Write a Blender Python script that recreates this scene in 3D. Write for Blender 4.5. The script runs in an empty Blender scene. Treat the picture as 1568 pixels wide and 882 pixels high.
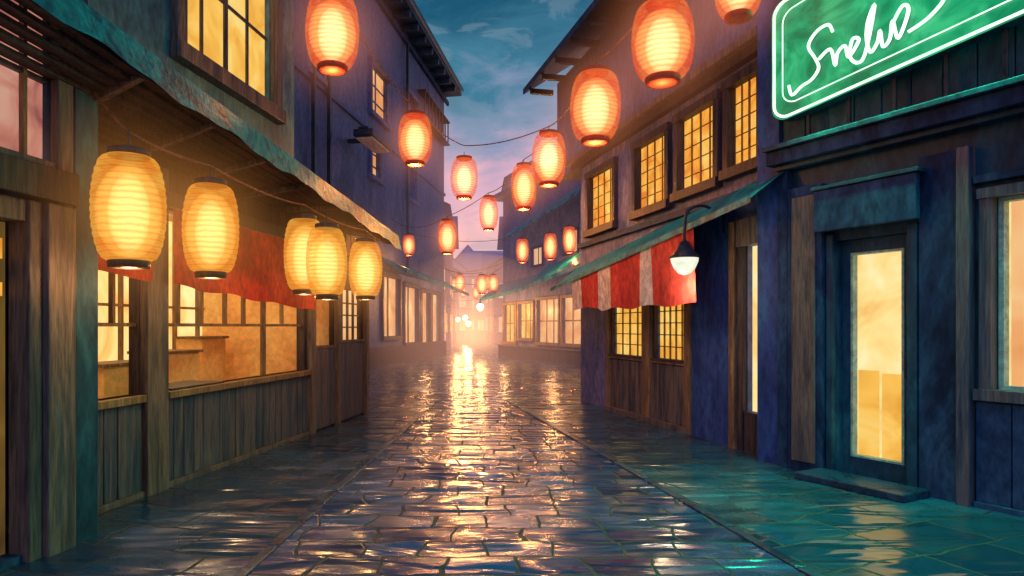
import bpy, math, random
from mathutils import Vector, Matrix
random.seed(7)
S=bpy.context.scene
S.view_settings.view_transform='Standard'
S.view_settings.look='None'
S.view_settings.exposure=0
COL=S.collection

# ------------------------------------------------------------------ materials
def newmat(name):
    m=bpy.data.materials.new(name); m.use_nodes=True
    nt=m.node_tree; nt.nodes.clear()
    out=nt.nodes.new('ShaderNodeOutputMaterial')
    return m,nt,out
def N(nt,t,**k):
    n=nt.nodes.new(t)
    for a,b in k.items():
        if a in n.inputs: n.inputs[a].default_value=b
        else: setattr(n,a,b)
    return n
def ramp(nt,fac,stops):
    r=nt.nodes.new('ShaderNodeValToRGB'); e=r.color_ramp.elements
    while len(e)<len(stops): e.new(0.5)
    for i,(p,c) in enumerate(stops):
        e[i].position=p; e[i].color=(c[0],c[1],c[2],1)
    nt.links.new(fac,r.inputs[0]); return r
def coords(nt,scale=(1,1,1)):
    tc=nt.nodes.new('ShaderNodeTexCoord'); mp=nt.nodes.new('ShaderNodeMapping')
    mp.inputs['Scale'].default_value=scale
    nt.links.new(tc.outputs['Object'],mp.inputs[0]); return mp.outputs[0]
def wash(name,cols,scale=1.3,stretch=(1,1,.45),rough=.6,bump=.25,spec=.3,fine=14,finefac=.4):
    m,nt,out=newmat(name); L=nt.links.new
    c=coords(nt,stretch)
    n1=N(nt,'ShaderNodeTexNoise',Scale=scale,Detail=4.0,Roughness=.68,Distortion=.8); L(c,n1.inputs['Vector'])
    k=len(cols); r=ramp(nt,n1.outputs[0],[(.34+.32*i/(k-1),cols[i]) for i in range(k)])
    n2=N(nt,'ShaderNodeTexNoise',Scale=fine,Detail=2.0,Roughness=.7); L(c,n2.inputs['Vector'])
    r2=ramp(nt,n2.outputs[0],[(.3,(.5,.5,.55)),(.7,(1.4,1.4,1.35))])
    mx=nt.nodes.new('ShaderNodeMix'); mx.data_type='RGBA'; mx.blend_type='MULTIPLY'; mx.inputs[0].default_value=finefac*2
    L(r.outputs[0],mx.inputs[6]); L(r2.outputs[0],mx.inputs[7])
    p=N(nt,'ShaderNodeBsdfPrincipled',Roughness=rough); p.inputs['Specular IOR Level'].default_value=spec
    L(mx.outputs[2],p.inputs['Base Color'])
    mr=N(nt,'ShaderNodeMapRange'); mr.inputs[3].default_value=max(.05,rough-.2); mr.inputs[4].default_value=min(1,rough+.2)
    L(n1.outputs[0],mr.inputs[0]); L(mr.outputs[0],p.inputs['Roughness'])
    if bump:
        b=N(nt,'ShaderNodeBump',Strength=bump,Distance=.02); L(n2.outputs[0],b.inputs['Height']); L(b.outputs[0],p.inputs['Normal'])
    L(p.outputs[0],out.inputs[0]); return m
def glow(name,cols,strength=1.0,scale=1.5,stretch=(1,1,1),dist=1.0):
    m,nt,out=newmat(name); L=nt.links.new
    c=coords(nt,stretch)
    n1=N(nt,'ShaderNodeTexNoise',Scale=scale,Detail=3.0,Roughness=.6,Distortion=dist); L(c,n1.inputs['Vector'])
    k=len(cols); r=ramp(nt,n1.outputs[0],[(.34+.32*i/(k-1),cols[i]) for i in range(k)])
    e=N(nt,'ShaderNodeEmission',Strength=strength); L(r.outputs[0],e.inputs[0])
    g=N(nt,'ShaderNodeBsdfGlossy',Roughness=.3); g.inputs['Color'].default_value=(1,1,1,1)
    mx=nt.nodes.new('ShaderNodeMixShader'); mx.inputs[0].default_value=.04
    L(e.outputs[0],mx.inputs[1]); L(g.outputs[0],mx.inputs[2])
    L(mx.outputs[0],out.inputs[0]); return m
def volume(name,color,strength,absorb=0.0,acol=(0,0,0)):
    m,nt,out=newmat(name); L=nt.links.new
    e=N(nt,'ShaderNodeEmission',Strength=strength); e.inputs[0].default_value=(*color,1)
    if absorb>0:
        a=N(nt,'ShaderNodeVolumeAbsorption',Density=absorb); a.inputs[0].default_value=(*acol,1)
        ad=nt.nodes.new('ShaderNodeAddShader'); L(e.outputs[0],ad.inputs[0]); L(a.outputs[0],ad.inputs[1])
        L(ad.outputs[0],out.inputs['Volume'])
    else: L(e.outputs[0],out.inputs['Volume'])
    m.cycles.emission_sampling='NONE'
    return m
def halo(name,color,strength,pw=2.2):
    m,nt,out=newmat(name); L=nt.links.new
    tc=nt.nodes.new('ShaderNodeTexCoord'); ln=nt.nodes.new('ShaderNodeVectorMath'); ln.operation='LENGTH'; L(tc.outputs['Object'],ln.inputs[0])
    mr=N(nt,'ShaderNodeMapRange'); mr.inputs[1].default_value=1; mr.inputs[2].default_value=0; L(ln.outputs['Value'],mr.inputs[0])
    p=N(nt,'ShaderNodeMath'); p.operation='POWER'; L(mr.outputs[0],p.inputs[0]); p.inputs[1].default_value=pw
    q=N(nt,'ShaderNodeMath'); q.operation='MULTIPLY'; L(p.outputs[0],q.inputs[0]); q.inputs[1].default_value=strength
    e=N(nt,'ShaderNodeEmission'); e.inputs[0].default_value=(*color,1); L(q.outputs[0],e.inputs[1]); L(e.outputs[0],out.inputs['Volume'])
    m.cycles.emission_sampling='NONE'; return m
def lantern_mat(name,edge1,edge2,es=1.0,tr=.5):
    m,nt,out=newmat(name); L=nt.links.new
    c=coords(nt,(1,1,1.6))
    oi=nt.nodes.new('ShaderNodeObjectInfo')
    ad=nt.nodes.new('ShaderNodeVectorMath'); ad.operation='ADD'; L(c,ad.inputs[0]); L(oi.outputs['Location'],ad.inputs[1])
    n1=N(nt,'ShaderNodeTexNoise',Scale=6.0,Detail=2.0,Distortion=1.0); L(ad.outputs[0],n1.inputs['Vector'])
    r=ramp(nt,n1.outputs[0],[(.38,edge1),(.62,edge2)])
    w=N(nt,'ShaderNodeTexWave',Scale=5.0,Distortion=2.6); w.bands_direction='Z'; w.inputs['Detail Scale'].default_value=1.5
    L(ad.outputs[0],w.inputs['Vector'])
    r2=ramp(nt,w.outputs[1],[(.0,(.74,.60,.5)),(.35,(1,1,1))])
    mx=nt.nodes.new('ShaderNodeMix'); mx.data_type='RGBA'; mx.blend_type='MULTIPLY'; mx.inputs[0].default_value=1
    L(r.outputs[0],mx.inputs[6]); L(r2.outputs[0],mx.inputs[7])
    e=N(nt,'ShaderNodeEmission',Strength=es); L(mx.outputs[2],e.inputs[0])
    t=nt.nodes.new('ShaderNodeBsdfTransparent')
    mr=N(nt,'ShaderNodeMapRange'); mr.inputs[3].default_value=tr*.75; mr.inputs[4].default_value=tr*1.2
    L(w.outputs[1],mr.inputs[0])
    ms=nt.nodes.new('ShaderNodeMixShader'); L(mr.outputs[0],ms.inputs[0]); L(e.outputs[0],ms.inputs[1]); L(t.outputs[0],ms.inputs[2])
    L(ms.outputs[0],out.inputs[0])
    m.cycles.emission_sampling='NONE'
    return m

M={}
M['teal_wall']=wash('teal_plaster',[(.03,.10,.19),(.045,.17,.26),(.10,.26,.34),(.04,.11,.24)],1.0)
M['purple_wall']=wash('indigo_plaster',[(.04,.07,.19),(.06,.11,.28),(.12,.14,.35),(.045,.10,.29)],.6)
M['purple_wall2']=wash('slate_blue_plaster',[(.05,.08,.23),(.09,.12,.30),(.18,.17,.36),(.06,.12,.29)],.9)
M['navy']=wash('navy_paint',[(.006,.018,.06),(.013,.040,.11),(.028,.075,.17),(.010,.032,.10)],1.6,rough=.6,spec=.15)
M['navy2']=wash('blue_paint',[(.016,.040,.17),(.028,.070,.27),(.035,.13,.36)],1.6,rough=.5,spec=.25)
M['teal_dark']=wash('dark_teal_paint',[(.005,.030,.065),(.010,.060,.115),(.025,.12,.18)],1.6,rough=.45,spec=.25)
M['awning_teal']=wash('teal_canvas',[(.001,.075,.115),(.002,.15,.21),(.010,.34,.40),(.002,.10,.17)],2.5,(1,1,1),rough=.4,bump=.4)
M['wood']=wash('weathered_wood',[(.04,.040,.058),(.09,.075,.085),(.175,.125,.115),(.06,.072,.10)],2.2,(3,3,.3),rough=.5,bump=.4)
M['wood_dark']=wash('dark_wood',[(.018,.016,.03),(.045,.033,.045),(.09,.058,.06)],2.5,(3,3,.3),rough=.5,bump=.4)
M['wood_blue']=wash('blue_stained_wood',[(.028,.045,.085),(.06,.072,.12),(.13,.10,.12),(.035,.07,.14)],2.0,(3,3,.25),rough=.45,bump=.4)
M['wood_warm']=wash('warm_wood',[(.12,.07,.05),(.20,.12,.07),(.32,.20,.11)],2.5,(3,3,.4),rough=.5)
M['red_cloth']=wash('red_cloth',[(.20,.012,.015),(.38,.03,.025),(.52,.06,.035)],1.5,(1,1,.6),rough=.85)
M['red_stripe']=wash('red_canvas',[(.50,.04,.04),(.70,.08,.06)],2,(1,1,.6),rough=.8)
M['white_stripe']=wash('cream_canvas',[(.6,.5,.48),(.8,.7,.62)],2,(1,1,.6),rough=.8)
M['cream']=wash('cream_plaster',[(.70,.36,.14),(.85,.50,.21),(.9,.64,.30)],1.5,(1,1,1),rough=.8,finefac=.15)
M['roof']=wash('slate_roof',[(.012,.03,.06),(.03,.06,.12),(.05,.11,.18)],3,(1,1,1),rough=.4,bump=0)
M['metal']=wash('dark_metal',[(.01,.015,.03),(.03,.04,.06)],5,(1,1,1),rough=.4,bump=0)
M['wire']=wash('red_wire',[(.16,.05,.05),(.35,.12,.08)],5,(1,1,1),bump=0)
M['muntin']=wash('amber_wood',[(.20,.10,.04),(.34,.18,.07)],5,(1,1,1),bump=0)
M['win_amber']=glow('amber_window',[(.80,.24,.03),(1,.44,.06),(1,.62,.15)],1.0,2.2)
M['win_yellow']=glow('yellow_window',[(.85,.38,.05),(1,.56,.10),(1,.72,.22)],1.0,1.8)
M['win_peach']=glow('peach_window',[(.80,.30,.10),(.95,.45,.17),(1,.62,.28)],.95,.8)
M['win_pink']=glow('rosy_window',[(.30,.09,.09),(.6,.22,.16),(.72,.38,.28)],.85,2.6)
M['win_dim']=glow('dim_window',[(.06,.035,.015),(.18,.10,.02),(.34,.2,.04)],.8,1.5,(1,1,.5))
M['win_far']=glow('distant_window',[(.9,.40,.2),(1,.6,.32)],.85,.6)
M['door_glow']=glow('lit_door_glass',[(.90,.54,.16),(1,.74,.28),(1,.86,.45)],1.05,1.4)
M['glow_wall']=glow('glowing_back_wall',[(.95,.40,.09),(1,.60,.18),(1,.78,.34)],1.25,1.5)  # emission added to the room's back wall to brighten the interior
M['bulb']=glow('bulb',[(1,.66,.34),(1,.78,.48)],4,1)
M['shade']=glow('lamp_glass',[(.75,.8,.62),(1,.98,.8)],1.1,4)
M['neon_panel']=glow('neon_panel',[(.004,.22,.09),(.010,.40,.16),(.045,.62,.25)],.9,2.6)
M['neon_tube']=glow('neon_tube',[(.45,1,.52),(.8,1,.8)],2.0,3)
M['lan_red']=lantern_mat('red_lantern_paper',(.90,.06,.015),(1.0,.22,.04),1.0,.58)
M['lan_yel']=lantern_mat('yellow_lantern_paper',(.95,.28,.02),(1,.47,.06),1.0,.55)
M['core_red']=volume('red_lantern_glow',(1,.47,.12),3.4); M['core2_red']=volume('red_lantern_core',(1,.76,.36),5.0)
M['core_yel']=volume('yellow_lantern_glow',(1,.57,.12),3.0); M['core2_yel']=volume('yellow_lantern_core',(1,.80,.34),4.0)
M['halo_red']=halo('lamp_bloom_red',(1,.30,.12),.8)  # emissive volume imitating bloom around the lanterns
M['halo_yel']=halo('lamp_bloom_yellow',(1,.38,.08),.5)

# ------------------------------------------------------------------ geometry
class Plane:
    def __init__(s,a,b,sn):
        s.a,s.b,s.sn=a,b,sn; s.L=math.sqrt(1+b*b)
    def P(s,y,z,o=0.0):
        return (s.a+s.b*y+s.sn*o/s.L, y-s.sn*s.b*o/s.L, z)
def empty(name):
    e=bpy.data.objects.new(name,None); COL.objects.link(e); return e
class Part:
    def __init__(s): s.v=[];s.f=[];s.m=[];s.mats=[]
    def mi(s,mat):
        if mat not in s.mats: s.mats.append(mat)
        return s.mats.index(mat)
    def hexa(s,pts,mat):
        b=len(s.v); s.v+=pts; i=s.mi(mat)
        for q in ((0,1,2,3),(7,6,5,4),(0,4,5,1),(1,5,6,2),(2,6,7,3),(3,7,4,0)):
            s.f.append([b+k for k in q]); s.m.append(i)
    def box(s,pl,y0,y1,z0,z1,o0,o1,mat,tilt=0):
        P=pl.P
        s.hexa([P(y0,z0,o0),P(y1,z0,o0),P(y1,z0,o1),P(y0,z0,o1),
                P(y0,z1,o0+tilt),P(y1,z1,o0+tilt),P(y1,z1,o1+tilt),P(y0,z1,o1+tilt)],mat)
    def wbox(s,x0,x1,y0,y1,z0,z1,mat):
        s.hexa([(x0,y0,z0),(x1,y0,z0),(x1,y1,z0),(x0,y1,z0),(x0,y0,z1),(x1,y0,z1),(x1,y1,z1),(x0,y1,z1)],mat)
    def quad(s,pts,mat):
        b=len(s.v); s.v+=[tuple(p) for p in pts]; s.f.append(list(range(b,b+len(pts)))); s.m.append(s.mi(mat))
    def obj(s,name,parent=None,bev=0):
        me=bpy.data.meshes.new(name); me.from_pydata([tuple(p) for p in s.v],[],s.f)
        for m in s.mats: me.materials.append(m)
        for p,i in zip(me.polygons,s.m): p.material_index=i
        me.update()
        o=bpy.data.objects.new(name,me); COL.objects.link(o)
        import bmesh
        bm=bmesh.new(); bm.from_mesh(me); bmesh.ops.recalc_face_normals(bm,faces=bm.faces); bm.to_mesh(me); bm.free()
        if parent: o.parent=parent
        if bev:
            md=o.modifiers.new('bevel','BEVEL'); md.width=bev; md.segments=2; md.limit_method='ANGLE'
        return o
def facade(part,pl,y0,y1,z0,z1,opens,mat,depth=.14):
    """front skin with rectangular holes (y0,y1,z0,z1) and reveals"""
    ys=sorted(set([y0,y1]+[v for o in opens for v in o[:2]])); zs=sorted(set([z0,z1]+[v for o in opens for v in o[2:4]]))
    ys=[v for v in ys if y0<=v<=y1]; zs=[v for v in zs if z0<=v<=z1]
    for i in range(len(ys)-1):
        for j in range(len(zs)-1):
            cy=(ys[i]+ys[i+1])/2; cz=(zs[j]+zs[j+1])/2
            if any(o[0]<cy<o[1] and o[2]<cz<o[3] for o in opens): continue
            part.quad([pl.P(ys[i],zs[j]),pl.P(ys[i+1],zs[j]),pl.P(ys[i+1],zs[j+1]),pl.P(ys[i],zs[j+1])],mat)
    for o in opens:
        a,b,c,d=o[:4]
        for (p,q) in (((a,c),(b,c)),((b,c),(b,d)),((b,d),(a,d)),((a,d),(a,c))):
            part.quad([pl.P(*p),pl.P(*q),pl.P(q[0],q[1],-depth),pl.P(p[0],p[1],-depth)],mat)
def shell(part,pl,y0,y1,z0,z1,dep,mat,roofmat=None):
    P=pl.P
    A=[P(y0,z0),P(y1,z0),P(y1,z0,-dep),P(y0,z0,-dep)]; B=[P(y0,z1),P(y1,z1),P(y1,z1,-dep),P(y0,z1,-dep)]
    part.quad([A[1],A[2],B[2],B[1]],mat); part.quad([A[2],A[3],B[3],B[2]],mat); part.quad([A[3],A[0],B[0],B[3]],mat)
    part.quad(B,roofmat or mat)
def window(part,pl,y0,y1,z0,z1,ny,nz,pane,frame,fw=.07,fo=.05,mt=.018,rec=.06,sill=True,mmat=None):
    mmat=mmat or frame
    part.quad([pl.P(y0-.01,z0-.01,-rec),pl.P(y1+.01,z0-.01,-rec),pl.P(y1+.01,z1+.01,-rec),pl.P(y0-.01,z1+.01,-rec)],pane)
    part.box(pl,y0-fw,y0,z0,z1,-.03,fo,frame); part.box(pl,y1,y1+fw,z0,z1,-.03,fo,frame)
    part.box(pl,y0-fw-.01,y1+fw+.01,z1,z1+fw*1.1,-.03,fo+.015,frame)
    part.box(pl,y0-fw-.02,y1+fw+.02,z0-fw*1.2,z0,-.03,fo+(.04 if sill else .01),frame)
    for i in range(1,ny):
        c=y0+(y1-y0)*i/ny; t=mt*(1.6 if (ny%2==0 and i==ny//2) else 1)
        part.box(pl,c-t/2,c+t/2,z0,z1,-rec+.006,-rec+.03,mmat)
    for j in range(1,nz):
        c=z0+(z1-z0)*j/nz
        part.box(pl,y0,y1,c-mt/2,c+mt/2,-rec+.008,-rec+.027,mmat)
def planks(part,pl,y0,y1,z0,z1,w,o0,o1,mat):
    n=max(1,round((y1-y0)/w)); w=(y1-y0)/n
    for i in range(n):
        d=random.uniform(-.006,.006)
        part.box(pl,y0+i*w+.004,y0+(i+1)*w-.004,z0,z1,o0,o1+d,mat)
def tube(name,pts,r,mat,parent=None,cyc=False):
    cu=bpy.data.curves.new(name,'CURVE'); cu.dimensions='3D'; cu.bevel_depth=r; cu.bevel_resolution=2
    sp=cu.splines.new('POLY'); sp.points.add(len(pts)-1)
    for i,p in enumerate(pts): sp.points[i].co=(*p,1)
    sp.use_cyclic_u=cyc
    cu.materials.append(mat); o=bpy.data.objects.new(name,cu); COL.objects.link(o)
    if parent: o.parent=parent
    return o
def smooth(pts,n=8):
    out=[]; P=[Vector(p) for p in pts]
    for i in range(len(P)-1):
        a=P[max(0,i-1)];b=P[i];c=P[i+1];d=P[min(len(P)-1,i+2)]
        for k in range(n):
            t=k/n
            out.append(.5*((2*b)+(c-a)*t+(2*a-5*b+4*c-d)*t*t+(3*b-a-3*c+d)*t**3))
    out.append(P[-1]); return [tuple(v) for v in out]
def light(name,loc,power,color,r=.08,parent=None):
    l=bpy.data.lights.new(name,'POINT'); l.energy=power; l.color=color; l.shadow_soft_size=r
    l.cycles.max_bounces=3
    o=bpy.data.objects.new(name,l); o.location=loc; COL.objects.link(o)
    if parent: o.parent=parent
    return o
def ellipsoid(name,c,r,mat,parent=None,seg=48):
    me=bpy.data.meshes.new(name)
    import bmesh
    bm=bmesh.new(); bmesh.ops.create_uvsphere(bm,u_segments=seg,v_segments=seg//2,radius=1); bm.to_mesh(me); bm.free()
    me.materials.append(mat)
    o=bpy.data.objects.new(name,me); o.location=c; o.scale=r; COL.objects.link(o)
    if parent: o.parent=parent
    return o

LA=Plane(-3.40,.193,1); LB=Plane(-3.76,.193,1); LC=Plane(-7.565,.19,1)
R1=Plane(6.58,-.52,-1); R2=Plane(4.64,-.21,-1); R3=Plane(12.66,-.36,-1)
WARM=(1,.62,.28)

# ------------------------------------------------------------------ ground
def paving(name,rot,bw,rh,c1,c2,mort,rlo=.10,rhi=.30):
    m,nt,out=newmat(name); L=nt.links.new
    tc=nt.nodes.new('ShaderNodeTexCoord')
    nz=N(nt,'ShaderNodeTexNoise',Scale=1.8,Detail=2.0); L(tc.outputs['Object'],nz.inputs['Vector'])
    sb=nt.nodes.new('ShaderNodeVectorMath'); sb.operation='MULTIPLY_ADD'
    L(nz.outputs['Color'],sb.inputs[0]); sb.inputs[1].default_value=(.26,.20,0); L(tc.outputs['Object'],sb.inputs[2])
    mp=nt.nodes.new('ShaderNodeMapping'); mp.inputs['Rotation'].default_value=(0,0,rot); L(sb.outputs[0],mp.inputs[0])
    br=N(nt,'ShaderNodeTexBrick'); br.inputs['Scale'].default_value=1; br.inputs['Mortar Size'].default_value=.012
    br.inputs['Mortar Smooth'].default_value=.5; br.inputs['Brick Width'].default_value=bw; br.inputs['Row Height'].default_value=rh
    br.inputs['Color1'].default_value=(*c1,1); br.inputs['Color2'].default_value=(*c2,1); br.inputs['Mortar'].default_value=(*mort,1)
    br.offset=.43; br.squash=1.25; br.squash_frequency=3
    L(mp.outputs[0],br.inputs['Vector'])
    big=N(nt,'ShaderNodeTexNoise',Scale=.9,Detail=5.0,Roughness=.6,Distortion=1.2); L(tc.outputs['Object'],big.inputs['Vector'])
    rb=ramp(nt,big.outputs[0],[(.3,(.5,.9,1.15)),(.5,(1,1,1)),(.7,(1.6,1.35,1.6))])
    mx=nt.nodes.new('ShaderNodeMix'); mx.data_type='RGBA'; mx.blend_type='MULTIPLY'; mx.inputs[0].default_value=1
    L(br.outputs[0],mx.inputs[6]); L(rb.outputs[0],mx.inputs[7])
    p=N(nt,'ShaderNodeBsdfPrincipled'); L(mx.outputs[2],p.inputs['Base Color']); p.inputs['IOR'].default_value=1.75
    mr=N(nt,'ShaderNodeMapRange'); mr.inputs[1].default_value=.38; mr.inputs[2].default_value=.62; mr.inputs[3].default_value=rlo; mr.inputs[4].default_value=rhi
    L(big.outputs[0],mr.inputs[0])
    mm=N(nt,'ShaderNodeMath'); mm.operation='MULTIPLY_ADD'; L(br.outputs['Fac'],mm.inputs[0]); mm.inputs[1].default_value=.6; L(mr.outputs[0],mm.inputs[2]); L(mm.outputs[0],p.inputs['Roughness'])
    m2=nt.nodes.new('ShaderNodeMapping'); m2.inputs['Scale'].default_value=(1.1,4.0,1); L(tc.outputs['Object'],m2.inputs[0])
    rp=N(nt,'ShaderNodeTexNoise',Scale=1.0,Detail=1.5,Roughness=.45,Distortion=.6); L(m2.outputs[0],rp.inputs['Vector'])
    b1=N(nt,'ShaderNodeBump',Strength=.8,Distance=.10); L(rp.outputs[0],b1.inputs['Height'])
    b2=N(nt,'ShaderNodeBump',Strength=1.0,Distance=.02); b2.invert=True; L(br.outputs['Fac'],b2.inputs['Height']); L(b1.outputs[0],b2.inputs['Normal'])
    L(b2.outputs[0],p.inputs['Normal']); L(p.outputs[0],out.inputs[0]); return m
M['cobble']=paving('wet_cobblestone',0,.40,.29,(.005,.025,.085),(.020,.070,.19),(.001,.003,.010),.10,.28)
M['paveL']=paving('wet_pavement_stone',math.radians(14),.6,.45,(.004,.024,.065),(.014,.058,.13),(.001,.004,.010),.12,.34)
M['paveR']=paving('wet_pavement_slab',math.radians(-22),.6,.45,(.003,.028,.06),(.012,.075,.13),(.001,.004,.010),.12,.34)
M['kerb']=wash('kerb_stone',[(.006,.020,.05),(.015,.045,.10),(.03,.065,.13)],2,(1,1,1),rough=.3)
g=Part(); g.quad([(-150,-40,-.012),(150,-40,-.012),(150,300,-.012),(-150,300,-.012)],M['navy']); g.obj('ground')
g=Part(); g.quad([(-9,-6,0),(9,-6,0),(9,75,0),(-9,75,0)],M['cobble']); g.obj('cobblestone_street')
def gl(y): return -1.53+.073*y
def gr(y): return 2.41-.142*y
g=Part(); g.quad([(gl(-3),-3,.006),(gl(12.5),12.5,.006),LB.P(12.5,.006,-.1),LB.P(-3,.006,-.8)],M['paveL']); g.obj('pavement')
g=Part(); g.quad([(gr(-3),-3,.006),(gr(13),13,.006),R2.P(13,.006,-.3),(7.2,-3,.006)],M['paveR']); g.obj('pavement')
for f,y1,sg in ((gl,9.5,-1),(gr,11.2,1)):
    g=Part(); y=-3
    while y<y1:
        l=random.uniform(.55,.8); ye=min(y+l,y1)
        z=.010+random.uniform(0,.006)
        g.hexa([(f(y),y+.01,-.01),(f(ye),ye-.01,-.01),(f(ye)+sg*.07,ye-.01,-.01),(f(y)+sg*.07,y+.01,-.01),
                (f(y),y+.01,z),(f(ye),ye-.01,z),(f(ye)+sg*.07,ye-.01,z),(f(y)+sg*.07,y+.01,z)],M['kerb']); y=ye
    g.obj('kerb',bev=.006)

# ------------------------------------------------------------------ left: near building
root=empty('wooden_townhouse')
w=Part(); op=[(3.0,4.03,2.42,4.2),(3.0,3.95,0.05,2.12)]
facade(w,LA,2.2,4.36,0,4.4,op,M['navy']); shell(w,LA,2.2,4.36,0,4.4,2.5,M['navy']); w.obj('walls',root)
w=Part()
w.box(LA,3.955,4.165,0,2.15,.003,.09,M['wood']); w.box(LA,4.05,4.165,2.155,4.4,.003,.07,M['wood']); w.box(LA,4.18,4.37,0,3.3,.003,.07,M['teal_dark'])
w.box(LA,2.4,4.16,2.16,2.36,.075,.12,M['wood_dark']); w.box(LA,2.4,4.04,2.362,2.41,.003,.06,M['wood'])
w.box(LA,3.86,3.95,.0,2.15,-.10,.05,M['wood']); w.box(LA,3.0,3.86,2.02,2.15,-.10,.03,M['wood'])
w.obj('posts_and_beams',root,.008)
w=Part()
w.quad([LA.P(3,2.42,-.03),LA.P(4.03,2.42,-.03),LA.P(4.03,4.2,-.03),LA.P(3,4.2,-.03)],M['win_pink'])
w.box(LA,3.86,3.885,2.42,4.2,-.025,.01,M['wood_warm']); w.box(LA,3.6,3.64,2.42,4.2,-.025,.01,M['wood_warm'])
w.obj('window',root)
w=Part()
w.quad([LA.P(3,.05,-.12),LA.P(3.86,.05,-.12),LA.P(3.86,2.02,-.12),LA.P(3,2.02,-.12)],M['win_dim'])
w.box(LA,3.70,3.73,.05,2.02,-.115,-.07,M['wood_dark'])
for i in range(3):
    for z0,z1 in ((1.80,1.92),(1.58,1.66)): w.box(LA,3.745+i*.028,3.767+i*.028,z0,z1,-.112,-.10,M['win_amber'])
w.obj('door',root)

# ------------------------------------------------------------------ left: lantern shop
root=empty('lantern_shop_building')
w=Part()
opens=[(4.5,5.36,.84,2.42),(5.62,8.36,.84,2.42),(8.62,9.28,1.14,1.95),(9.45,10.35,1.2,1.95)]
facade(w,LB,4.3,10.53,0,2.8,opens,M['wood_dark'],.1)
facade(w,LB,2.6,8.09,2.8,7.5,[(5.88,7.52,3.92,6.3)],M['teal_wall'],.12)
w.quad([LB.P(10.53,0),LB.P(10.53,0,-2.2),LB.P(10.53,2.8,-2.2),LB.P(10.53,2.8)],M['teal_dark'])
w.quad([LB.P(8.09,2.8),LB.P(8.09,2.8,-2.2),LB.P(8.09,7.5,-2.2),LB.P(8.09,7.5)],M['teal_wall'])
w.quad([LB.P(8.09,2.8),LB.P(10.53,2.8),LB.P(10.53,2.8,-2.2),LB.P(8.09,2.8,-2.2)],M['roof'])
w.quad([LB.P(2.6,7.5),LB.P(8.09,7.5),LB.P(8.09,7.5,-2.2),LB.P(2.6,7.5,-2.2)],M['roof'])
w.quad([LB.P(2.6,0,-2.2),LB.P(10.53,0,-2.2),LB.P(10.53,7.5,-2.2),LB.P(2.6,7.5,-2.2)],M['navy'])
w.obj('walls',root)
w=Part(); # interior
w.quad([LB.P(4.3,.02,-1.5),LB.P(10.5,.02,-1.5),LB.P(10.5,2.75,-1.5),LB.P(4.3,2.75,-1.5)],M['glow_wall'])  # back wall that glows by itself
w.quad([LB.P(4.3,2.7,-.02),LB.P(10.5,2.7,-.02),LB.P(10.5,2.7,-1.5),LB.P(4.3,2.7,-1.5)],M['wood_warm'])
w.quad([LB.P(4.3,.03,-.02),LB.P(10.5,.03,-.02),LB.P(10.5,.03,-1.5),LB.P(4.3,.03,-1.5)],M['wood_warm'])
w.quad([LB.P(8.45,.03,-.02),LB.P(8.45,.03,-1.5),LB.P(8.45,2.7,-1.5),LB.P(8.45,2.7,-.02)],M['cream'])
y=4.6
while y<8.4:
    w.box(LB,y,y+.03,.05,2.7,-1.49,-1.44,M['wood_warm']); y+=.46
w.box(LB,4.3,8.4,1.62,1.65,-1.48,-1.43,M['wood_warm'])
for a,b,h,d0,d1 in ((4.7,5.2,1.12,-1.3,-.9),(5.9,6.6,1.02,-1.2,-.8),(6.9,7.5,1.1,-1.35,-.9),(7.7,8.2,1.25,-1.35,-1.0)):
    w.box(LB,a,b,.05,h,d0,d1,M['cream']); w.box(LB,a-.03,b+.03,h,h+.03,d0,d1+.03,M['wood_warm'])
w.obj('interior',root)
w=Part()
planks(w,LB,4.38,5.37,.05,.78,.14,.003,.025,M['wood_blue']); planks(w,LB,5.62,8.42,.05,.78,.14,.003,.025,M['wood_blue'])
w.box(LB,4.36,8.44,.0,.05,.003,.05,M['wood'])
w.box(LB,4.36,5.36,.78,.84,-.1,.07,M['wood_warm']); w.box(LB,5.62,8.42,.78,.84,-.12,.09,M['wood_warm'])
w.box(LB,5.7,6.5,.842,.86,-.35,.05,M['wood_dark'])
for a,b in ((5.36,5.62),(8.42,8.56),(9.30,9.38),(10.44,10.54)): w.box(LB,a,b,0,2.75,.004,.08,M['wood'])
w.box(LB,4.36,10.54,2.42,2.55,.085,.13,M['wood_dark'])
planks(w,LB,8.57,9.29,.03,1.1,.24,.003,.03,M['wood_blue']); planks(w,LB,9.39,10.43,.03,1.16,.26,.003,.03,M['wood_blue'])
w.box(LB,8.57,9.29,1.1,1.14,.003,.045,M['wood']); w.box(LB,9.39,10.43,1.16,1.2,.003,.045,M['wood'])
planks(w,LB,4.4,10.5,2.56,2.78,.2,.003,.02,M['wood_dark'])
w.obj('timber_front',root,.005)
w=Part()
for a,b in ((4.7,4.73),(5.1,5.13),(5.9,5.93),(6.25,6.28),(6.65,6.68),(7.0,7.03),(7.4,7.46),(7.85,7.88)):
    w.box(LB,a,b,.84 if b in(7.46,) else 1.42,2.42,-.07,-.03,M['wood_warm'])
w.box(LB,4.5,8.36,1.40,1.43,-.075,-.035,M['wood_warm'])
w.quad([LB.P(8.62,1.14,-.06),LB.P(9.28,1.14,-.06),LB.P(9.28,1.95,-.06),LB.P(8.62,1.95,-.06)],M['cream'])
w.quad([LB.P(9.45,1.2,-.06),LB.P(10.35,1.2,-.06),LB.P(10.35,1.95,-.06),LB.P(9.45,1.95,-.06)],M['win_peach'])
for i in range(1,4): w.box(LB,9.45+i*.225-.012,9.45+i*.225+.012,1.2,1.95,-.055,-.02,M['wood'])
for z in (1.38,1.56,1.74): w.box(LB,9.45,10.35,z,z+.02,-.053,-.018,M['wood'])
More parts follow.
